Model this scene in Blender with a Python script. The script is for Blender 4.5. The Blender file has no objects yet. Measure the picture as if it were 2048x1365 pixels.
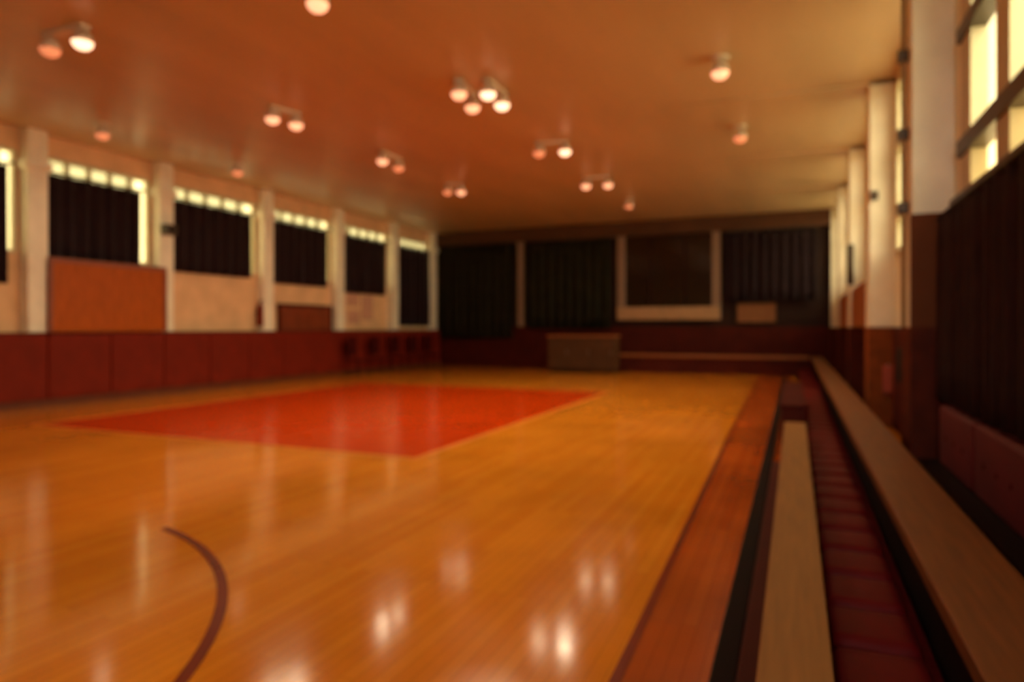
import bpy, bmesh, math, random
from mathutils import Vector, Matrix
random.seed(7)
S = bpy.context.scene
C = S.collection
PI = math.pi
F, CX, HZ = 1334.0, 1024.0, 655.0
YAW = math.radians(23.0)
sY, cY = math.sin(YAW), math.cos(YAW)
EYE, CEIL = 1.40, 4.90
XL, XR, YE, YB = -12.55, 1.30, 22.0, -4.0      # left wall, right wall, end wall, wall behind camera

# survey helpers: where a sight line meets a plane of the room
def ray(px): u = (px-CX)/F; return (-sY+u*cY, cY+u*sY)
def at_z(px, py, z):
    t = F*(EYE-z)/(py-HZ); d = ray(px); return Vector((t*d[0], t*d[1], z))
def at_x(px, py, x):
    d = ray(px); t = x/d[0]; return Vector((x, t*d[1], EYE-(py-HZ)*t/F))
def at_y(px, py, y):
    d = ray(px); t = y/d[1]; return Vector((t*d[0], y, EYE-(py-HZ)*t/F))

# ---------------------------------------------------------------- materials
def lin(c): return tuple(((v/255)/12.92 if v/255 <= .04045 else ((v/255+.055)/1.055)**2.4) for v in c)+(1,)
def mat(name, col, rough=.6, spec=.4, noise=0, scale=6, bump=0, metal=0, coat=0, stretch=(1,1,1), sheen=0, col2=None):
    m = bpy.data.materials.new(name); m.use_nodes = True
    nt = m.node_tree; b = nt.nodes['Principled BSDF']
    b.inputs['Roughness'].default_value = rough
    b.inputs['Specular IOR Level'].default_value = spec
    b.inputs['Metallic'].default_value = metal
    b.inputs['Coat Weight'].default_value = coat
    b.inputs['Coat Roughness'].default_value = .15
    b.inputs['Sheen Weight'].default_value = sheen
    c = lin(col)
    tc = nt.nodes.new('ShaderNodeTexCoord'); mp = nt.nodes.new('ShaderNodeMapping')
    mp.inputs['Scale'].default_value = stretch
    nz = nt.nodes.new('ShaderNodeTexNoise'); nz.inputs['Scale'].default_value = scale; nz.inputs['Detail'].default_value = 5
    nt.links.new(tc.outputs['Object'], mp.inputs[0]); nt.links.new(mp.outputs[0], nz.inputs['Vector'])
    rp = nt.nodes.new('ShaderNodeValToRGB')
    rp.color_ramp.elements[0].position = .3; rp.color_ramp.elements[1].position = .7
    if col2: rp.color_ramp.elements[0].color = lin(col2)
    else: rp.color_ramp.elements[0].color = tuple(v*(1-noise) for v in c[:3])+(1,)
    rp.color_ramp.elements[1].color = tuple(min(1, v*(1+noise*.5)) for v in c[:3])+(1,)
    nt.links.new(nz.outputs['Fac'], rp.inputs[0]); nt.links.new(rp.outputs[0], b.inputs['Base Color'])
    if bump:
        bp = nt.nodes.new('ShaderNodeBump'); bp.inputs['Strength'].default_value = bump; bp.inputs['Distance'].default_value = .01
        nt.links.new(nz.outputs['Fac'], bp.inputs['Height']); nt.links.new(bp.outputs[0], b.inputs['Normal'])
    return m
def emit(name, col, strength):
    m = bpy.data.materials.new(name); m.use_nodes = True; nt = m.node_tree
    b = nt.nodes['Principled BSDF']; b.inputs['Base Color'].default_value = lin(col)
    b.inputs['Emission Color'].default_value = lin(col); b.inputs['Emission Strength'].default_value = strength
    return m
def boards(name, cola, colb, along='y', width=.07, length=1.6, rough=.16, spec=.5, noise=.25, stain=None):
    """strip boards, laid along x or y"""
    m = mat(name, cola, rough, spec); nt = m.node_tree; b = nt.nodes['Principled BSDF']
    tc = nt.nodes.new('ShaderNodeTexCoord'); mp = nt.nodes.new('ShaderNodeMapping')
    if along == 'y': mp.inputs['Rotation'].default_value = (0, 0, PI/2)
    br = nt.nodes.new('ShaderNodeTexBrick'); br.offset = .37
    br.inputs['Color1'].default_value = lin(cola); br.inputs['Color2'].default_value = lin(colb)
    br.inputs['Mortar'].default_value = tuple(v*.45 for v in lin(colb)[:3])+(1,)
    br.inputs['Scale'].default_value = 1; br.inputs['Mortar Size'].default_value = .0012
    br.inputs['Brick Width'].default_value = length; br.inputs['Row Height'].default_value = width
    nt.links.new(tc.outputs['Object'], mp.inputs[0]); nt.links.new(mp.outputs[0], br.inputs['Vector'])
    nz = nt.nodes.new('ShaderNodeTexNoise'); nz.inputs['Scale'].default_value = .9; nz.inputs['Detail'].default_value = 6
    nt.links.new(tc.outputs['Object'], nz.inputs['Vector'])
    mr = nt.nodes.new('ShaderNodeMapRange'); mr.inputs['From Min'].default_value = .35; mr.inputs['From Max'].default_value = .65
    mr.inputs['To Min'].default_value = 1-noise; mr.inputs['To Max'].default_value = 1+noise*.3
    nt.links.new(nz.outputs['Fac'], mr.inputs[0])
    mx = nt.nodes.new('ShaderNodeVectorMath'); mx.operation = 'SCALE'
    nt.links.new(br.outputs['Color'], mx.inputs[0]); nt.links.new(mr.outputs[0], mx.inputs['Scale'])
    nt.links.new(mx.outputs[0], b.inputs['Base Color'])
    n2 = nt.nodes.new('ShaderNodeTexNoise'); n2.inputs['Scale'].default_value = 3
    m2 = nt.nodes.new('ShaderNodeMapRange'); m2.inputs['To Min'].default_value = rough*.7; m2.inputs['To Max'].default_value = rough*1.4
    nt.links.new(tc.outputs['Object'], n2.inputs['Vector']); nt.links.new(n2.outputs['Fac'], m2.inputs[0]); nt.links.new(m2.outputs[0], b.inputs['Roughness'])
    return m
M = {}
M['floor'] = boards('court maple', (224,138,34), (214,124,26), 'y', rough=.12, spec=.4, noise=.16)
M['apron'] = boards('apron maple', (184,84,20), (170,70,14), 'y', rough=.2, spec=.35, noise=.3)
M['key'] = boards('painted key', (202,62,1), (195,57,1), 'y', rough=.18, spec=.3, noise=.06)
M['line'] = mat('court line paint', (120,38,14), .25, .4, .1)
M['paleline'] = mat('pale court line paint', (226,132,52), .25, .4, .1)
M['ceil'] = mat('ceiling paint', (206,176,132), .34, .4, .12, 1.2, .1, stretch=(1,.25,1))
M['cream'] = mat('cream plaster', (244,236,208), .5, .4, .1, 3, .15)
M['creamwarm'] = mat('warm beige plaster', (236,192,142), .6, .3, .15, 2, .15)
M['darkwall'] = mat('dark brown wall', (44,22,14), .7, .25, .2, 2, .1)
M['header'] = mat('brown fascia board', (84,50,24), .6, .3, .15, 2)
M['dado'] = mat('maroon wainscot', (76,20,8), .65, .15, .25, 2, .1)
M['pad'] = mat('maroon vinyl', (116,28,8), .6, .15, .2, 3, .08)
M['pad2'] = mat('dark maroon vinyl', (66,10,6), .7, .08, .2, 3, .08)
M['curtain'] = mat('dark aubergine cloth', (32,15,18), .85, .15, .3, 4, .1, sheen=.1)
M['curtgreen'] = mat('dark green cloth', (34,32,18), .85, .15, .3, 3, .1)
M['curtbrown'] = mat('dark brown cloth', (42,18,13), .85, .15, .3, 4, .1)
M['orangewood'] = mat('orange veneer', (176,84,8), .45, .15, .22, 3, .05, stretch=(1,6,1))
M['tan'] = mat('tan timber', (150,100,46), .45, .3, .22, 5, .05, stretch=(8,.5,8))
M['tanshade'] = mat('shaded tan timber', (122,68,30), .5, .25, .25, 5, .05, stretch=(8,.5,8))  # tan plank by the right wall, the wall's shade put into its colour
M['tanedge'] = mat('worn timber edge', (160,92,44), .45, .4, .25, 5, .05, stretch=(8,.5,8))
M['maroon'] = mat('maroon leatherette', (92,3,6), .6, .12, .15, 8, .06)
M['carpet'] = mat('maroon carpet', (90,8,8), .9, .1, .3, 30, .4)
M['black'] = mat('black rubber', (24,8,5), .7, .1, .2, 5)
M['metal'] = mat('dark bronze metal', (70,54,36), .4, .5, .2, 8, metal=.4)
M['steel'] = mat('grey steel', (150,140,120), .35, .5, .1, 8, metal=.7)
M['white'] = mat('white enamel', (228,214,190), .35, .5, .05)
M['greyframe'] = mat('greyish frame paint', (200,188,150), .45, .4, .08)
M['paleframe'] = mat('pale painted frame', (140,112,88), .5, .4, .1)
M['cabinet'] = mat('grey brown laminate', (80,50,28), .6, .15, .2, 3)
M['paper'] = mat('pinkish poster paper', (214,160,130), .7, .2, .25, 9)
M['greenbag'] = mat('dark green fabric', (16,26,20), .8, .2, .2)
M['grass'] = mat('ground outside', (150,145,125), .9, .1, .2, 2)
M['lens'] = emit('warm lamp lens', (255,182,136), 1.5)
M['lensbright'] = emit('bright lamp lens', (255,206,164), 2.5)
M['lensdim'] = emit('dim lamp lens', (236,146,98), .8)
def glassmat(name, tint, frost):
    m = bpy.data.materials.new(name); m.use_nodes = True; nt = m.node_tree; nt.nodes.clear()
    o = nt.nodes.new('ShaderNodeOutputMaterial'); tr = nt.nodes.new('ShaderNodeBsdfTransparent'); tr.inputs[0].default_value = lin(tint)
    gl = nt.nodes.new('ShaderNodeBsdfGlossy'); gl.inputs['Roughness'].default_value = .05
    tl = nt.nodes.new('ShaderNodeBsdfTranslucent'); tl.inputs[0].default_value = lin(tint)
    a = nt.nodes.new('ShaderNodeMixShader'); a.inputs[0].default_value = frost
    nt.links.new(tr.outputs[0], a.inputs[1]); nt.links.new(tl.outputs[0], a.inputs[2])
    bmx = nt.nodes.new('ShaderNodeMixShader'); bmx.inputs[0].default_value = .06
    nt.links.new(a.outputs[0], bmx.inputs[1]); nt.links.new(gl.outputs[0], bmx.inputs[2]); nt.links.new(bmx.outputs[0], o.inputs[0])
    return m
M['glass'] = glassmat('clear pane', (250,244,226), .1)
M['frost'] = glassmat('frosted pane', (236,222,190), .75)
M['frostleft'] = glassmat('dull frosted pane', (190,184,158), .9)
M['glassleft'] = glassmat('dimmed clear pane', (220,212,184), .6)  # tint and frost chosen to cut the daylight from the left
M['darkglass'] = mat('dark window glass', (26,20,12), .12, .5, .1)

# ---------------------------------------------------------------- mesh helpers
def box(bm, x0, x1, y0, y1, z0, z1, bev=0):
    r = bmesh.ops.create_cube(bm, size=1)
    vs = r['verts']
    for v in vs:
        v.co = Vector(((x0+x1)/2+v.co.x*(x1-x0), (y0+y1)/2+v.co.y*(y1-y0), (z0+z1)/2+v.co.z*(z1-z0)))
    if bev:
        es = list({e for v in vs for e in v.link_edges})
        bmesh.ops.bevel(bm, geom=es, offset=bev, segments=3, profile=.6, affect='EDGES')
def tube(bm, a, b, r, seg=14, r2=None):
    a, b = Vector(a), Vector(b); d = b-a
    m = Matrix.Translation((a+b)/2) @ d.to_track_quat('Z', 'Y').to_matrix().to_4x4()
    bmesh.ops.create_cone(bm, cap_ends=True, segments=seg, radius1=r, radius2=r if r2 is None else r2, depth=d.length, matrix=m)
def lathe(bm, prof, seg=24, mtx=None):
    rings = []
    for r, z in prof:
        rings.append([bm.verts.new((mtx or Matrix()) @ Vector((r*math.cos(2*PI*k/seg), r*math.sin(2*PI*k/seg), z))) for k in range(seg)])
    for a, b in zip(rings, rings[1:]):
        for k in range(seg): bm.faces.new((a[k], a[(k+1) % seg], b[(k+1) % seg], b[k]))
    bm.faces.new(rings[0][::-1]); bm.faces.new(rings[-1])
def obj(name, bm, m, parent=None, smooth=False, loc=None):
    me = bpy.data.meshes.new(name); bmesh.ops.recalc_face_normals(bm, faces=bm.faces[:]); bm.to_mesh(me); bm.free()
    me.materials.append(M[m] if isinstance(m, str) else m)
    if smooth:
        for p in me.polygons: p.use_smooth = True
    o = bpy.data.objects.new(name, me); C.objects.link(o)
    if parent: o.parent = parent
    if loc: o.location = loc
    return o
def bx(name, m, d, parent=None, bev=0):
    bm = bmesh.new(); box(bm, *d, bev=bev); return obj(name, bm, m, parent, smooth=False)
def tag(o, label, cat, group=None, kind=None):
    o['label'] = label; o['category'] = cat
    if group: o['group'] = group
    if kind: o['kind'] = kind
    return o
def struct(o, label=None):
    o['kind'] = 'structure'
    if label: o['label'] = label
    return o
def thing(name, label, cat, loc=(0,0,0), rz=0, group=None):
    o = bpy.data.objects.new(name, None); C.objects.link(o); o.location = loc; o.rotation_euler = (0,0,rz); o.empty_display_size = .1
    return tag(o, label, cat, group)
def copy_tree(o, parent=None):
    c = o.copy(); C.objects.link(c)
    if parent: c.parent = parent
    for ch in list(o.children): copy_tree(ch, c)
    return c
def plate(name, pts, z, m, th=.004):
    bm = bmesh.new(); lo = [bm.verts.new((p[0], p[1], z)) for p in pts]; hi = [bm.verts.new((p[0], p[1], z+th)) for p in pts]
    n = len(pts); bm.faces.new(lo[::-1]); bm.faces.new(hi)
    for i in range(n): bm.faces.new((lo[i], lo[(i+1) % n], hi[(i+1) % n], hi[i]))
    return obj(name, bm, m)
def drape(x0, x1, z0, z1, waves, amp, n=None, seed=0):
    """a hanging cloth in the local xz plane, folds along z"""
    bm = bmesh.new(); rnd = random.Random(seed); n = n or int(waves*10); ph = rnd.random()*6
    th = .012
    def off(s, t): return amp*(math.sin(s*waves*2*PI+ph)+.35*math.sin(s*waves*3.3*PI+1.3*ph))*(.55+.45*(1-t))
    rows = []
    for side in (0, 1):
        g = []
        for j in range(7):
            t = j/6; g.append([bm.verts.new((x0+(x1-x0)*i/n, off(i/n, t)+side*th, z0+(z1-z0)*t)) for i in range(n+1)])
        rows.append(g)
    for side, g in enumerate(rows):
        for j in range(6):
            for i in range(n): bm.faces.new((g[j][i], g[j][i+1], g[j+1][i+1], g[j+1][i]))
    a, b = rows
    for i in range(n):
        for j in (0, 6): bm.faces.new((a[j][i], a[j][i+1], b[j][i+1], b[j][i]))
    for j in range(6):
        for i in (0, n): bm.faces.new((a[j][i], a[j+1][i], b[j+1][i], b[j][i]))
    return bm

# ---------------------------------------------------------------- room shell
struct(bx('floor', 'floor', (XL-.4, XR+.4, YB-.2, YE+.4, -.15, 0)), 'glossy orange maple court floor')
struct(bx('ceiling', 'ceil', (XL-.4, XR+.4, YB-.2, YE+.4, CEIL, CEIL+.2)), 'warm tan painted ceiling')
struct(bx('wall_end', 'darkwall', (XL-.2, XR+.2, YE, YE+.2, 0, CEIL)), 'dark brown end wall')
bm = bmesh.new()
box(bm, XL-.2, XR+.2, YB-.2, YB, 0, 2.6); box(bm, XL-.2, XR+.2, YB-.2, YB, 4.6, CEIL); box(bm, XL-.2, -1.8, YB-.2, YB, 2.6, 4.6); box(bm, 1.1, XR+.2, YB-.2, YB, 2.6, 4.6)  # high opening added behind the camera, lets daylight onto the right pilasters
struct(obj('wall_back', bm, 'creamwarm'))
# floor paint
FR = (-3.77, 6.2, 0)   # key corner near camera
key = plate('key_paint', [(-10.0,6.15),(-3.77,6.2),(-3.77,14.0),(-10.0,14.0)], .0005, 'key', .002)
tag(key, 'glossy red painted key area on the orange court floor', 'court marking')
def strip(name, pts, w, m, z=.002, label=None, cat='court line'):
    bm = bmesh.new(); L = []
    for i, p in enumerate(pts):
        a = Vector(pts[max(i-1,0)]); b = Vector(pts[min(i+1,len(pts)-1)]); d = (b-a).normalized(); nrm = Vector((-d.y, d.x))*w/2
        p = Vector(p); L.append([bm.verts.new((p.x+s*nrm.x, p.y+s*nrm.y, zz)) for s, zz in ((-1,z),(1,z),(1,z+.002),(-1,z+.002))])
    for a, b in zip(L, L[1:]):
        for k in range(4): bm.faces.new((a[k], a[(k+1)%4], b[(k+1)%4], b[k]))
    bm.faces.new(L[0]); bm.faces.new(L[-1][::-1])
    return tag(obj(name, bm, m), label, cat)
strip('key_border_line', [(-10.04,6.1),(-3.72,6.1),(-3.72,14.05),(-10.04,14.05),(-10.04,6.1)], .09, 'paleline', .003, 'pale orange line framing the red key area')
# circle line through the three sighted points
P3 = [at_z(a, b, 0) for a, b in ((340,1062),(445,1178),(362,1365))]
(ax, ay), (bx_, by_), (cx_, cy_) = [(p.x, p.y) for p in P3]
dd = 2*(ax*(by_-cy_)+bx_*(cy_-ay)+cx_*(ay-by_))
ux = ((ax*ax+ay*ay)*(by_-cy_)+(bx_*bx_+by_*by_)*(cy_-ay)+(cx_*cx_+cy_*cy_)*(ay-by_))/dd
uy = ((ax*ax+ay*ay)*(cx_-bx_)+(bx_*bx_+by_*by_)*(ax-cx_)+(cx_*cx_+cy_*cy_)*(bx_-ax))/dd
cr = math.hypot(ax-ux, ay-uy); print('circle', ux, uy, cr)
a0 = math.atan2(ay-uy, ax-ux)+.03; a1 = math.atan2(cy_-uy, cx_-ux)-.9
strip('circle_line', [(ux+cr*math.cos(a0+(a1-a0)*k/60), uy+cr*math.sin(a0+(a1-a0)*k/60)) for k in range(61)], .055, 'line', .003, 'dark red curved line painted on the near left court floor')
strip('side_line', [(-.92,19.5),(-.78,9),(-.66,3),(-.62,.2)], .045, 'line', .003, 'dark red straight line painted along the right side of the court')
ap = plate('floor_apron', [(-.60,.0),(-.10,.0),(-.10,20.6),(-.9,20.6),(-.76,9),(-.64,3)], .0005, 'apron', .0015)
tag(ap, 'reddish brown floor strip between side line and front bench', 'floor strip')

# ---------------------------------------------------------------- left wall
YL = [at_x(p, 600, XL+.25).y for p in (-190, 77, 334, 538, 682, 792, 870)]
bm = bmesh.new()
VT, VB = 2.70, 4.52   # clerestory opening
W0 = XL-.2
box(bm, W0, XL, YB, YE, 0, VT); box(bm, W0, XL, YB, YE, VB, CEIL)
for i, y in enumerate(YL): box(bm, W0, XL, y-.25, y+.25, VT, VB)
box(bm, W0, XL, YB, YL[0]-.25, VT, VB); box(bm, W0, XL, YL[-1]+.25, YE, VT, VB)
struct(obj('wall_left', bm, 'creamwarm'), 'warm beige left wall')
for i, y in enumerate(YL):
    w = .17
    bm = bmesh.new(); box(bm, XL, XL+.25, y-w, y+w, 0, CEIL, .012); box(bm, XL, XL+.30, y-w-.05, y+w+.05, 4.18, 4.34, .015)
    struct(obj('trim_%d' % (i+1), bm, 'cream'), 'cream pilaster on the left wall')
for i in range(len(YL)-1):
    y0, y1 = YL[i]+.25, YL[i+1]-.25
    fr = bpy.data.objects.new('window_%d' % (i+1), None); C.objects.link(fr); fr['kind'] = 'structure'
    bm = bmesh.new(); n = 5
    box(bm, XL-.12, XL+.02, y0, y1, VT, VT+.05); box(bm, XL-.12, XL+.02, y0, y1, VB-.05, VB)
    for k in range(n+1):
        yy = y0+(y1-y0)*k/n; box(bm, XL-.11, XL+.015, yy-.03, yy+.03, VT+.05, VB-.05)
    obj('window_frame', bm, 'greyframe', fr)
    ys = YL[i+1]-[.45,.52,.50,.45,.40,.2][i]
    bx('pane', 'frostleft', (XL-.07, XL-.06, y0, ys, VT+.02, VB-.02), fr); bx('pane', 'glassleft', (XL-.07, XL-.06, ys, y1, VT+.02, VB-.02), fr)
# last short bay by the end wall
# curtains in the left bays
names = ['nearest dark aubergine curtain, cut by the left edge of the picture', 'wide dark aubergine curtain above the orange wood panel',
 'dark aubergine curtain above the beige wall, between second and third left pilasters from the camera', 'dark aubergine curtain above the brown door on the left wall',
 'narrow dark curtain above the pink posters on the left wall', 'dark curtain in the last left bay beside the end wall']
for i in range(6):
    y0, y1 = YL[i]+.20, YL[i+1]-[.45,.52,.50,.45,.40,.2][i]
    zt = 4.18; zb = [2.15,2.62,2.62,2.55,2.45,1.45][i]
    t = thing('window_curtain', names[i], 'curtain', (XL+.13, y0, 0), PI/2, 'aubergine curtains on the left wall')
    obj('curtain_cloth', drape(0, y1-y0, zb, zt, 7, .035, seed=i), 'curtain', t, True)
    bm = bmesh.new(); tube(bm, (-.05, 0, zt+.03), (y1-y0+.05, 0, zt+.03), .022)
    for s in (-.02, y1-y0+.02): box(bm, s-.02, s+.02, -.13, 0, zt+.01, zt+.05)
    obj('curtain_rail', bm, 'metal', t)
# wooden panel in the second bay
y0, y1 = at_x(104, 600, XL+.33).y, at_x(330, 600, XL+.33).y
t = thing('wood_panel', 'large orange wood panel mounted on the left wall beneath a dark curtain', 'panel', (XL+.26, y0, 1.32))
L = y1-y0
bm = bmesh.new(); box(bm, 0, .05, 0, L, 0, 1.28, .008); obj('board', bm, 'orangewood', t)
bm = bmesh.new()
box(bm, -.0, .08, -.04, L+.04, 1.26, 1.34, .01); box(bm, 0, .08, -.05, .02, 0, 1.26, .01); box(bm, 0, .08, L-.02, L+.05, 0, 1.26, .01)
obj('frame', bm, mat('brown veneer edge', (140,66,22), .4, .4, .2), t)
bx('bracket', 'metal', (-.26, 0, .3, .42, .1, 1.2), t); bx('bracket', 'metal', (-.26, 0, L-.72, L-.6, .1, 1.2), t)
# loudspeaker on pilaster 3
p = at_x(335, 460, XL+.35)
t = thing('wall_speaker', 'small dark loudspeaker fixed to the cream pilaster beside the wood panel', 'speaker', (XL+.25, p.y, p.z))
bm = bmesh.new(); box(bm, .06, .24, -.14, .14, -.11, .11, .02); obj('speaker_cabinet', bm, 'metal', t)
bm = bmesh.new(); tube(bm, (.235,0,0), (.25,0,0), .075, 20); obj('speaker_cone', bm, 'black', t)
bm = bmesh.new(); box(bm, 0, .07, -.03, .03, -.04, .04); obj('bracket', bm, 'steel', t)
# brown door in bay 4
y0, y1 = at_x(556, 600, XL+.05).y, at_x(664, 600, XL+.05).y
d = bpy.data.objects.new('door_1', None); C.objects.link(d); d['kind'] = 'structure'; d.location = (XL, y0, 0)
L = y1-y0
bm = bmesh.new(); box(bm, 0, .05, .08, L/2-.005, .02, 1.95, .005); box(bm, 0, .05, L/2+.005, L-.08, .02, 1.95, .005)
for a in (.2, L/2+.12):
    box(bm, .05, .06, a, a+L/2-.32, .2, .9); box(bm, .05, .06, a, a+L/2-.32, 1.05, 1.8)
obj('door_leaf', bm, mat('brown door', (128,54,20), .5, .3, .2, 3), d)
bm = bmesh.new(); box(bm, 0, .07, 0, .08, 0, 2.03); box(bm, 0, .07, L-.08, L, 0, 2.03); box(bm, 0, .07, 0, L, 1.95, 2.03); obj('door_frame', bm, 'dado', d)
bm = bmesh.new(); tube(bm, (.05, L/2-.08, 1.02), (.11, L/2-.08, 1.02), .015); tube(bm, (.11, L/2-.2, 1.02), (.11, L/2-.06, 1.02), .012); obj('door_handle', bm, 'steel', d)
# posters in bay 5
for k, (px, py0, py1, lb) in enumerate([(706,585,612,'upper pink poster on the beige wall left of the last pilasters'), (735,592,640,'tall pinkish poster on the far left wall, right of the smaller one'), (708,622,648,'lower pinkish poster on the far left wall, beneath a smaller one')]):
    c = at_x(px, (py0+py1)/2, XL+.01); h = (py1-py0)/62/2
    tag(bx('wall_poster', 'paper', (XL, XL+.015, c.y-.3, c.y+.3, c.z-h, c.z+h)), lb, 'poster', 'posters on the left wall')
# narrow dark red banner beside pilaster 4
c = at_x(516, 630, XL+.05)
t = thing('fire_extinguisher', 'dark red extinguisher on the beige wall beside the middle pilaster', 'extinguisher', (XL+.13, c.y, 1.42))
bm = bmesh.new(); lathe(bm, [(.07,0),(.09,.03),(.09,.46),(.06,.54),(.03,.58)], 20); obj('cylinder_body', bm, 'pad', t, True)
bm = bmesh.new(); tube(bm, (0,0,.58), (0,0,.63), .03); box(bm, -.02, .1, -.015, .015, .63, .66); obj('valve', bm, 'black', t)
bm = bmesh.new(); tube(bm, (.02,.02,.6), (.09,.08,.45), .012); tube(bm, (.09,.08,.45), (.09,.07,.2), .012); obj('hose', bm, 'black', t)
bm = bmesh.new(); box(bm, -.13, -.07, -.04, .04, .3, .36); obj('bracket', bm, 'steel', t)

# padded mats in front of the left wall
pads = []
py_ = -1.2; k = 0
ords = ['first','second','third','fourth','fifth','sixth','seventh','eighth','ninth','tenth','eleventh','twelfth','thirteenth','fourteenth','fifteenth','sixteenth','seventeenth','eighteenth','nineteenth','twentieth','twenty-first','twenty-second','twenty-third','twenty-fourth','twenty-fifth','twenty-sixth','twenty-seventh','twenty-eighth','twenty-ninth','thirtieth','thirty-first','thirty-second','thirty-third','thirty-fourth','thirty-fifth','thirty-sixth','thirty-seventh','thirty-eighth','thirty-ninth','fortieth']
y = at_x(-60, 700, -12.25).y; W = (YE-.12-y)/13; k = 0
src = None
while y+W < YE-.05:
    if src is None:
        src = thing('wall_pad', '', 'wall pad', (-12.28, y, 0), 0, 'maroon pads along the foot of the left wall')
        bm = bmesh.new(); box(bm, 0, .10, .01, W-.01, .12, 1.28, .03); obj('cushion', bm, 'pad', src)
        bm = bmesh.new(); box(bm, .02, .12, .0, W, 0, .12, .008); obj('kick_board', bm, mat('brown kick board', (96,44,16), .5, .3, .2), src)
        bm = bmesh.new(); box(bm, -.02, .0, .0, W, 0, 1.3); box(bm, -.02, .07, 0, W, 1.285, 1.31, .004); obj('backing_board', bm, 'dado', src)
        o = src
    else: o = copy_tree(src); o.location = (-12.28, y, 0)
    o['label'] = 'maroon padded mat along the left wall, %s from the left edge' % ords[k]
    y += W; k += 1

# chair stacks near the far left corner
def chair():
    t = thing('padded_chair', 'x', 'chair', (0,0,0), 0, 'dark red chairs by the far left wall')
    bm = bmesh.new(); box(bm, -.21, .21, -.21, .21, .43, .47, .015); obj('seat', bm, 'pad2', t)
    bm = bmesh.new(); box(bm, -.21, .21, .19, .23, .58, 1.12, .012); obj('backrest', bm, 'pad2', t)
    for sx in (-1, 1):
        for sy in (-1, 1):
            bm = bmesh.new(); tube(bm, (sx*.22, sy*.21, 0), (sx*.2, sy*.19, .45), .012, 8)
            if sy > 0: tube(bm, (sx*.2, .19, .43), (sx*.2, .215, 1.1), .012, 8)
            obj('leg', bm, 'black', t)
    return t
c0 = None
for k, px in enumerate((716, 762, 802, 838, 868)):
    p = at_x(px, 745, -11.7)
    if c0 is None: c0 = chair(); o = c0
    else: o = copy_tree(c0)
    o.location = (p.x, p.y, 0); o.rotation_euler = (0, 0, PI/2)
    o['label'] = 'dark red chair against the far left wall pads, %s of five from the left' % ords[k]

# ---------------------------------------------------------------- end wall
struct(bx('trim_8', 'header', (XL, XR, YE-.22, YE, 4.42, CEIL)), 'brown fascia board above the end wall')
struct(bx('trim_9', 'dado', (XL, XR, YE-.05, YE, 0, 1.42)), 'dark wainscot of the end wall')
def ex(px): return at_y(px, 600, YE-.1).x
# pale post
x = ex(1042)
bm = bmesh.new(); box(bm, x-.11, x+.11, YE-.2, YE, 1.42, 4.42, .01); struct(obj('trim_10', bm, 'paleframe'), 'pale post on the end wall')
x = ex(868)
bm = bmesh.new(); box(bm, x-.05, x+.05, YE-.2, YE, 1.42, 4.42, .01); struct(obj('trim_11', bm, 'paleframe'))
# framed dark window
x0, x1 = ex(1236), ex(1440)
w = bpy.data.objects.new('window_7', None); C.objects.link(w); w['kind'] = 'structure'; w['label'] = 'large dark window with thick pale frame on the end wall'
zt, zb = 4.42, at_y(1340, 640, YE-.2).z
bm = bmesh.new(); box(bm, x0-.02, x0+.24, YE-.16, YE, zb, zt, .015); box(bm, x1-.24, x1+.02, YE-.16, YE, zb, zt, .015); obj('window_frame', bm, 'paleframe', w)
bm = bmesh.new(); box(bm, x0+.0, x1-.0, YE-.26, YE, zb, zb+.42, .02); obj('window_sill', bm, mat('beige sill', (176,138,98), .5, .3, .1), w)
bx('pane', 'darkglass', (x0+.24, x1-.24, YE-.06, YE-.04, zb+.42, zt), w)
bm = bmesh.new()
for k in (1, 2): xx = x0+(x1-x0)*k/3; box(bm, xx-.02, xx+.02, YE-.09, YE-.03, zb+.42, zt)
obj('glazing_bar', bm, 'curtbrown', w)
# dark curtains on the end wall
for k, (a, b, zb_, m, lb) in enumerate([(884,1030,1.0,'curtgreen','dark green curtain left of the pale post on the end wall'), (1056,1222,1.35,'curtgreen','dark green curtain between pale post and framed window on the end wall'), (1452,1632,2.2,'curtain','dark curtain on the end wall right of the framed window')]):
    xa, xb = ex(a), ex(b)
    t = thing('stage_curtain', lb, 'curtain', (xa, YE-.24, 0), 0, 'dark curtains on the end wall')
    obj('curtain_cloth', drape(0, xb-xa, zb_, 4.40, 9, .04, seed=k+20), m, t, True)
    bm = bmesh.new(); tube(bm, (-.05,0,4.40), (xb-xa+.05,0,4.40), .02); obj('curtain_rail', bm, 'metal', t)
# beige notice box right of the window
c0_, c1_ = at_y(1474, 645, YE-.1), at_y(1552, 606, YE-.1)
t = thing('notice_board', 'small beige board on the end wall right of the framed window', 'board', (c0_.x, YE, c0_.z))
bm = bmesh.new(); box(bm, 0, c1_.x-c0_.x, -.06, 0, 0, c1_.z-c0_.z, .01); obj('board', bm, mat('beige felt', (140,92,58), .8, .2, .15), t)
bm = bmesh.new(); Wd, Hd = c1_.x-c0_.x, c1_.z-c0_.z
for q in ((-.03,0,0,Hd),(Wd,Wd+.03,0,Hd),(-.03,Wd+.03,-.03,0),(-.03,Wd+.03,Hd,Hd+.03)): box(bm, q[0], q[1], -.08, 0, q[2], q[3])
obj('frame', bm, 'darkwall', t)
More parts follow.
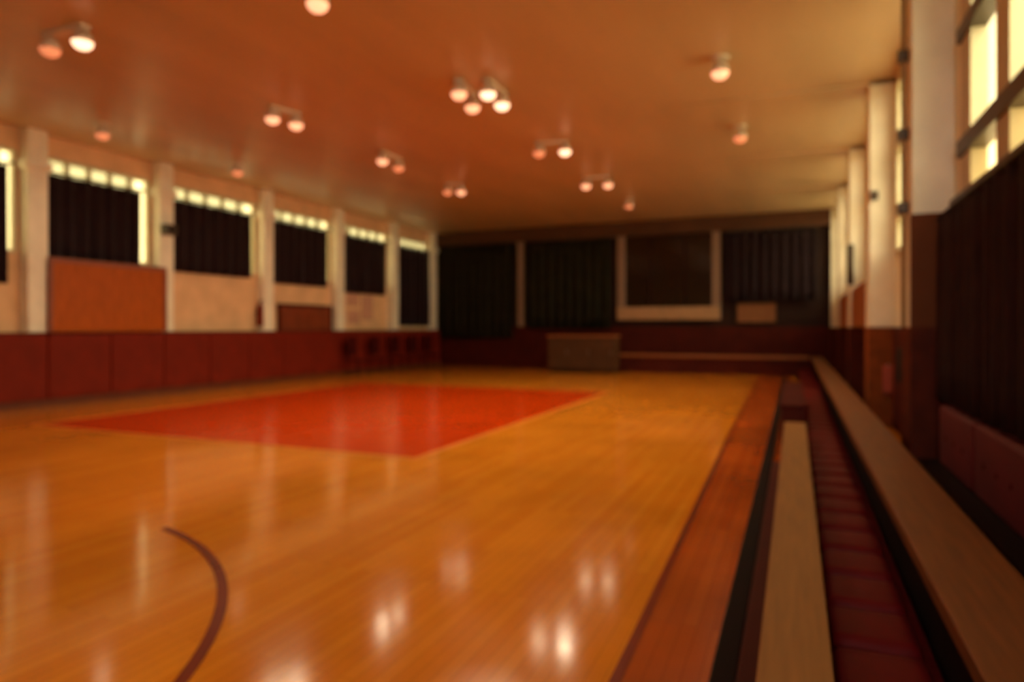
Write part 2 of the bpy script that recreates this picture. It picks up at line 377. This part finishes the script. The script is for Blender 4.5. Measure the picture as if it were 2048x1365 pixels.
# grey brown counter
p0, p1 = at_z(1098, 742, 0), at_z(1230, 742, 0)
cy = 19.9; xa, xb = at_y(1096, 700, cy).x, at_y(1229, 700, cy).x
t = thing('storage_cabinet', 'low grey brown cabinet standing before the end wall beside the end bench', 'cabinet', ((xa+xb)/2, cy, 0))
hw = (xb-xa)/2
bm = bmesh.new(); box(bm, -hw, hw, .02, .6, .08, 1.10, .006); obj('body', bm, 'cabinet', t)
bm = bmesh.new(); box(bm, -hw-.03, hw+.03, -.03, .62, 1.10, 1.15, .01); obj('top', bm, 'tanedge', t)
bm = bmesh.new(); box(bm, -hw+.05, hw-.05, .05, .55, 0, .08); obj('plinth', bm, 'black', t)
for s in (0, 1, 2):
    a = -hw+.02+s*(2*hw-.02)/3; wdt = (2*hw-.02)/3-.02
    dd_ = bx('door', 'cabinet', (a, a+wdt, 0, .02, .12, 1.06), t, .004)
    bm = bmesh.new(); tube(bm, (a+wdt-.08, -.03, .55), (a+wdt-.08, -.03, .7), .01, 8); tube(bm, (a+wdt-.08,-.03,.56),(a+wdt-.08,0,.56),.006,6); tube(bm, (a+wdt-.08,-.03,.69),(a+wdt-.08,0,.69),.006,6)
    obj('handle', bm, 'steel', dd_)

# end bench (perimeter bench) : z .55
def bench(name, label, x0, x1, y0, y1, zt, th, plankm, kick, along):
    t = thing(name, label, 'bench', ((x0+x1)/2, (y0+y1)/2, 0))
    hx, hy = (x1-x0)/2, (y1-y0)/2
    bm = bmesh.new(); box(bm, -hx, hx, -hy, hy, zt-th, zt, .008); obj('seat_plank', bm, plankm, t)
    bm = bmesh.new(); i = .05; box(bm, -hx+i, hx-i, -hy+i, hy-i, .0, zt-th); obj('plinth', bm, kick, t)
    return t
e0, e1 = at_z(1232, 710, .55), None
bench('perimeter_bench', 'long tan bench running along the foot of the end wall', at_y(1234, 705, 21.0).x, .36, 20.75, 21.25, .55, .07, 'tanedge', 'dado', 'x')
bench('perimeter_bench', 'long tan timber bench running beside the right wall towards the corner', .42, .715, -.6, 21.3, .55, .06, 'tanshade', 'black', 'y')
# front bench under the camera
t = bench('front_bench', 'low tan timber bench at the edge of the court, left of the maroon seats', -.098, .098, -.6, 7.25, .45, .06, 'tan', 'dado', 'y')
bm = bmesh.new(); box(bm, -.21, -.05, -3.7, 3.9, 0, .05, .01); obj('foot_rail', bm, 'dado', t)
for yy in [-.4, .9, 2.2, 3.5, 4.8, 6.1, 7.0]:
    y2 = yy-(7.25-.6)/2
    bm = bmesh.new(); box(bm, -.09, -.05, y2-.03, y2+.03, 0, .39, .004); obj('leg', bm, 'tanedge', t)
# carpet step and maroon cushions
tag(bx('carpet_platform', 'carpet', (.10, .46, -.6, 20.7, 0, .22), None, .01), 'maroon carpeted step between the two tan benches', 'platform')
tag(bx('kerb', 'black', (-.31, -.215, -.6, 20.5, 0, .03), None, .008), 'thin dark rubber kerb along the edge of the court', 'kerb')
src = None
for k in range(34):
    y = .8+k*.36
    if src is None:
        src = thing('seat_cushion', '', 'cushion', (.265, y, .22), 0, 'maroon seat cushions in a row between the two benches')
        bm = bmesh.new(); box(bm, -.15, .135, 0, .30, 0, .10, .045); obj('pad', bm, 'maroon', src, True)
        bm = bmesh.new(); box(bm, -.155, .14, -.005, .305, .0, .012, .004); obj('base_board', bm, 'black', src)
        o = src
    else: o = copy_tree(src); o.location = (.265, y, .22)
    o['label'] = 'maroon seat cushion between the two tan benches, %s from the camera' % ords[k]
# far dark box where the front bench stops
t = thing('equipment_box', 'dark maroon box at the far end of the front bench', 'box', (0, 8.1, 0))
bm = bmesh.new(); box(bm, -.14, .09, -.5, 2.6, 0, .55, .01); obj('body', bm, 'dado', t)
bm = bmesh.new(); box(bm, -.15, .10, -.51, 2.61, .55, .58, .006); obj('lid', bm, 'pad2', t)

# ---------------------------------------------------------------- right wall
SILL, HEAD = 2.42, 4.70
YP = [6.95, 10.7, 14.45, 18.2, 21.7]    # pilaster front faces (towards the camera)
bm = bmesh.new()
box(bm, XR, XR+.25, YB, YE, 0, SILL); box(bm, XR, XR+.25, YB, YE, HEAD, CEIL)
OPEN = [(2.5, 6.45)]+[(YP[k]+.75, YP[k+1]-.2) for k in range(4)]
box(bm, XR, XR+.25, YB, 2.5, SILL, HEAD); box(bm, XR, XR+.25, YP[4]-.2, YE, SILL, HEAD)
for k in range(4): box(bm, XR, XR+.25, OPEN[k][1], OPEN[k+1][0], SILL, HEAD)
struct(obj('wall_right', bm, 'cream'), 'cream right wall with high windows')
for i, y in enumerate(YP):
    x = .97; d = .55 if i < 4 else .3
    bm = bmesh.new(); box(bm, x, XR, y, y+d, 1.40, CEIL, .012); struct(obj('trim_%d' % (12+i), bm, 'cream'), 'cream pilaster on the right wall')
    bm = bmesh.new(); box(bm, x-.012, XR, y-.012, y+d+.012, 0, 1.40, .008)
    struct(obj('trim_%d' % (20+i), bm, mat('brown pilaster foot %d' % i, (136,66,26) if i == 1 else (84,30,14), .6, .1, .25)), 'brown wooden foot of the right wall pilaster')
for i, y in enumerate(YP[:4]):
    bm = bmesh.new(); box(bm, -1.8, XR, y-.0, y+.5, CEIL-.07, CEIL, .01)
    v = [q for q in bm.verts if q.co.x < -1.7]
    for q in v: q.co.z = CEIL-.005+(q.co.z-CEIL)*.05
    struct(obj('trim_%d' % (40+i), bm, 'ceil'), 'shallow ceiling rib springing from a right pilaster')
# wainscot
struct(bx('trim_30', 'dado', (XR-.04, XR, YB, YE, 0, 1.40)), 'dark wainscot of the right wall')
# wood cladding on the near pilaster
bm = bmesh.new(); box(bm, .955, XR-.04, 6.93, 6.95, 1.40, 2.42, .004)
struct(obj('trim_31', bm, mat('brown cladding', (104,54,28), .6, .1, .2, 2)), 'brown cladding on the nearest right pilaster')
# high window
w = bpy.data.objects.new('window_8', None); C.objects.link(w); w['kind'] = 'structure'; w['label'] = 'high bright window in the right wall'
yw0, yw1 = 2.5, 6.45
ybars = [6.45, 5.40, 4.1, 2.5]
bm = bmesh.new()
for yb in ybars: box(bm, XR-.02, XR+.16, yb-.16, yb+.16, SILL, HEAD)
obj('mullion', bm, 'greyframe', w)
bm = bmesh.new(); box(bm, XR-.05, XR+.10, yw0, yw1+.2, 2.82, 2.96, .01); obj('transom', bm, 'metal', w)
bm = bmesh.new(); box(bm, XR-.05, XR+.10, yw0, yw1+.2, 3.78, 3.90, .01); obj('transom', bm, 'metal', w)
bm = bmesh.new(); box(bm, XR-.10, XR+.12, yw0, yw1+.2, SILL-.04, SILL+.05, .01); obj('window_sill', bm, 'metal', w)
bx('pane', 'glass', (XR+.09, XR+.10, yw0, yw1, 2.9, HEAD), w)
bx('pane', 'frost', (XR+.09, XR+.10, yw0, yw1, SILL, 2.9), w)
for k in range(1, 5):
    a, b = OPEN[k]
    w = bpy.data.objects.new('window_%d' % (8+k), None); C.objects.link(w); w['kind'] = 'structure'; w['label'] = 'high window between pilasters of the right wall'
    bm = bmesh.new()
    for q in range(4): yy = a+(b-a)*q/3; box(bm, XR-.02, XR+.14, yy-.06, yy+.06, SILL, HEAD)
    for z in (SILL, 2.9, 3.84, HEAD): box(bm, XR-.03, XR+.12, a, b, z-.05, z+.05)
    obj('window_frame', bm, 'greyframe', w)
    bx('pane', 'glass', (XR+.07, XR+.08, a, b, SILL, HEAD), w)
# near curtain
t = thing('window_curtain', 'dark brown pleated curtain hanging below the high window on the right wall', 'curtain', (1.17, 1.2, 0), PI/2)
obj('curtain_cloth', drape(0, 5.65, .78, 2.36, 22, .03, seed=40), 'curtbrown', t, True)
bm = bmesh.new(); tube(bm, (-.05,0,2.36), (5.7,0,2.36), .025)
for k in range(5): box(bm, k*1.38+.05, k*1.38+.09, -.13, .0, 2.34, 2.38)
obj('curtain_rail', bm, 'black', t)
# lower red pads on right wall
src = None
for k in range(4):
    y = 1.9+k*1.2
    if src is None:
        src = thing('back_cushion', '', 'cushion', (1.13, y, .24), 0, 'dark red back cushions on the right wall')
        bm = bmesh.new(); box(bm, 0, .12, .01, 1.17, 0, .5, .04); obj('pad', bm, mat('deep red vinyl', (92,6,6), .65, .4, .2, 3), src, True)
        bm = bmesh.new()
        for q in (.3, .6, .9): tube(bm, (-.004,q,.25), (.01,q,.25), .018, 12)
        obj('button', bm, 'pad2', src); o = src
    else: o = copy_tree(src); o.location = (1.13, y, .24)
    o['label'] = 'dark red cushion low on the right wall beneath the curtain, %s from the camera' % ords[k]
tag(bx('back_bench', 'black', (1.0, 1.26, 1.7, 6.85, 0, .24), None, .01), 'black low ledge under the red cushions on the right wall', 'ledge')
# dark green bag hanging between pilasters
t = thing('sports_bag', 'dark green bag hanging on the wainscot behind the nearest right pilaster', 'bag', (1.18, 8.6, .75))
bm = bmesh.new(); box(bm, -.1, .085, -.25, .25, 0, .42, .06); obj('body', bm, 'greenbag', t, True)
bm = bmesh.new()
for a in (-.1, .1): tube(bm, (0, a, .40), (.02, a*.3, .6), .012, 8)
obj('strap', bm, 'black', t)
bm = bmesh.new(); tube(bm, (0,0,.6), (.08,0,.6), .012, 8); obj('hook', bm, 'steel', t)
# pinkish coat/box on pilaster 2 foot
p = at_y(1788, 762, 10.6)
t = thing('towel', 'pinkish towel hanging on the brown foot of the second right pilaster', 'towel', (1.2, 10.66, .45))
bm = drape(-.07, .07, 0, .42, 2, .012, 16, 5); obj('cloth', bm, mat('pinkish towelling', (190,92,74), .9, .1, .2, 20), t, True)
bm = bmesh.new(); tube(bm, (0,.03,.42), (0,-.03,.42), .012, 8); obj('hook', bm, 'steel', t)
# pipe with dark clamps on pilaster 1
t = thing('wall_pipe', 'tan vertical pipe with dark clamps on the nearest right pilaster', 'pipe', (.93, 7.15, 0))
bm = bmesh.new(); tube(bm, (0,0,1.4), (0,0,CEIL), .02, 14); obj('pipe', bm, mat('tan pipe paint', (150,124,80), .5, .4, .1), t, True)
for px, py in ((1808,120),(1808,275),(1808,420)):
    z = EYE-(py-HZ)*6.3/F
    bm = bmesh.new(); box(bm, -.05, .04, -.05, .05, z-.05, z+.05, .012); obj('clamp', bm, 'metal', t)
# small clamp box on P2
for px, py, yp, lb in ((1748, 392, 10.7, 'small dark junction box high on the second right pilaster'),):
    c = at_y(px, py, yp)
    t = thing('junction_box', lb, 'junction box', (c.x, yp, c.z))
    bm = bmesh.new(); box(bm, -.05, .05, -.06, .01, -.06, .06, .008); obj('body', bm, 'metal', t)
    bm = bmesh.new(); box(bm, -.045, .045, -.07, -.06, -.055, .055, .004); obj('lid', bm, 'metal', t)
# wall lamp on P3
c0_, c1_ = at_y(1689, 570, 14.3), at_y(1689, 488, 14.3)
t = thing('wall_sconce', 'slim dark unlit sconce on the third right pilaster', 'lamp', (c0_.x+.11, 14.45, c0_.z))
hh = c1_.z-c0_.z
bm = bmesh.new(); box(bm, -.06, .06, -.03, 0, 0, hh, .01); obj('back_plate', bm, 'metal', t)
bm = bmesh.new(); tube(bm, (0,-.09,.06), (0,-.09,hh-.06), .05, 18); obj('lamp_shade', bm, 'metal', t, True)
bm = bmesh.new(); box(bm, -.015, .015, -.08, -.02, .1, .14); box(bm, -.015, .015, -.08, -.02, hh-.14, hh-.1); obj('arm', bm, 'steel', t)
# tan cabinet near the far right
c0_, c1_ = at_x(1648, 640, .95), at_x(1730, 640, .95)
for i, y in enumerate([11.3, 15.1]):
    t = thing('wall_locker', ['tan wooden wall locker between second and third right pilasters','tan wooden wall locker beyond the third right pilaster'][i], 'locker', (1.0, y, 1.40))
    bm = bmesh.new(); box(bm, 0, .3, 0, 2.9, 0, .72, .008); obj('body', bm, 'tan', t)
    for k in range(3): bx('door', 'tanedge', (-.015, 0, .03+k*.96, .93+k*.96, .03, .69), t, .003)

# ---------------------------------------------------------------- ceiling lamps
def proto_lamp(m):
    bm = bmesh.new()
    return bm
LP = [
 ([(100,100,'lensdim'),(165,85,'lensbright')], 'twin ceiling lamp near the top left corner of the picture, right head brightest', .35),
 ([(205,270,'lensdim')], 'small dim ceiling lamp close above the left wall, left of the second pilaster', .4),
 ([(545,238,'lens'),(592,250,'lens')], 'twin ceiling lamp left of the central cluster', 1),
 ([(475,345,'lensdim')], 'faint single ceiling lamp above the third left pilaster', .3),
 ([(635,8,'lens')], 'ceiling lamp cut by the top edge of the picture', 1),
 ([(765,322,'lens'),(797,336,'lensdim')], 'twin ceiling lamp above the far left bays, nearer of two in its row', 1),
 ([(895,384,'lensdim'),(922,384,'lens')], 'twin ceiling lamp farthest away in the left row', 1),
 ([(918,188,'lens'),(945,215,'lens')], 'left lamp of the central pair of twin ceiling lamps', 1),
 ([(976,188,'lensbright'),(1004,210,'lensbright')], 'right lamp of the central pair of twin ceiling lamps', 1),
 ([(1078,306,'lensdim'),(1130,303,'lensbright')], 'twin ceiling lamp behind the central pair', 1),
 ([(1172,372,'lens'),(1216,370,'lens')], 'twin ceiling lamp second farthest in the middle row', 1),
 ([(1258,412,'lensdim')], 'faint ceiling lamp nearest the end wall', .5),
 ([(1440,146,'lens')], 'single ceiling lamp on the right, nearer the camera', .5),
 ([(1480,276,'lensdim')], 'single dim ceiling lamp on the right, farther away', .5),
]
ZL = 4.70
for heads, lb, pw in LP:
    pts = [(at_z(a, b, ZL), m) for a, b, m in heads]
    c = sum((p for p, _ in pts), Vector())/len(pts)
    t = thing('ceiling_lamp', lb, 'lamp', (c.x, c.y, CEIL), 0, 'lamps on the ceiling')
    bm = bmesh.new()
    if len(pts) == 2:
        a, b = pts[0][0]-c, pts[1][0]-c; L = (b-a).length; ang = math.atan2((b-a).y, (b-a).x)
        box(bm, -L/2-.06, L/2+.06, -.06, .06, -.05, 0, .008); bmesh.ops.rotate(bm, verts=bm.verts, cent=(0,0,0), matrix=Matrix.Rotation(ang, 3, 'Z'))
    else: tube(bm, (0,0,-.04), (0,0,0), .12, 24)
    obj('base_plate', bm, 'white', t)
    for p, m in pts:
        q = p-c
        bm = bmesh.new(); mt = Matrix.Translation((q.x, q.y, 0))
        lathe(bm, [(.025,-.05),(.025,-.09),(.09,-.10),(.115,-.16),(.115,-.20)], 24, mt)
        h = obj('lamp_head', bm, 'white', t, True)
        bm = bmesh.new()
        lathe(bm, [(.112,-.19),(.112,-.205),(.10,-.24),(.07,-.27),(.03,-.285),(.005,-.288)], 24, mt)
        obj('lens', bm, m, h, True)
        L_ = bpy.data.lights.new('bulb', 'SPOT'); L_.energy = {'lens':95,'lensbright':140,'lensdim':55}[m]*pw
        L_.color = (1, .80, .50); L_.spot_size = math.radians(150); L_.spot_blend = .8; L_.shadow_soft_size = .1
        lo = bpy.data.objects.new('bulb', L_); C.objects.link(lo); lo.parent = h; lo.location = (q.x, q.y, -.33)

# ---------------------------------------------------------------- outside
struct(bx('ground', 'grass', (-60, 60, -60, 60, -.4, -.16)), 'ground outside')

sun = bpy.data.lights.new('sun', 'SUN'); sun.energy = 6; sun.angle = .01; sun.color = (1, .94, .82)
so = bpy.data.objects.new('sun', sun); C.objects.link(so); so.rotation_euler = (math.radians(-42), 0, 0)   # from behind the end wall, lights the ground outside
# ---------------------------------------------------------------- sky and camera
W = bpy.data.worlds.new('sky'); S.world = W; W.use_nodes = True
nt = W.node_tree; bg = nt.nodes['Background']
bg.inputs[0].default_value = (1.0, .97, .86, 1); bg.inputs[1].default_value = 10.5
cam = bpy.data.cameras.new('camera'); co = bpy.data.objects.new('camera', cam); C.objects.link(co)
co.location = (0, 0, EYE); co.rotation_euler = (PI/2, 0, YAW)
cam.sensor_width = 36; cam.lens = F/2048*36; cam.shift_y = -(682.5-HZ)/2048
cam.clip_start = .05; cam.clip_end = 300
cam.dof.use_dof = True; cam.dof.focus_distance = .8
cam.dof.aperture_fstop = (cam.lens/1000)/.0095
S.camera = co
S.view_settings.view_transform = 'Standard'; S.view_settings.look = 'None'; S.view_settings.gamma = 1
S.view_settings.exposure = -.06
S.cycles.max_bounces = 8; S.cycles.diffuse_bounces = 5; S.cycles.use_adaptive_sampling = True; S.cycles.adaptive_threshold = .03; S.cycles.use_denoising = True
S.cycles.sample_clamp_indirect = 4
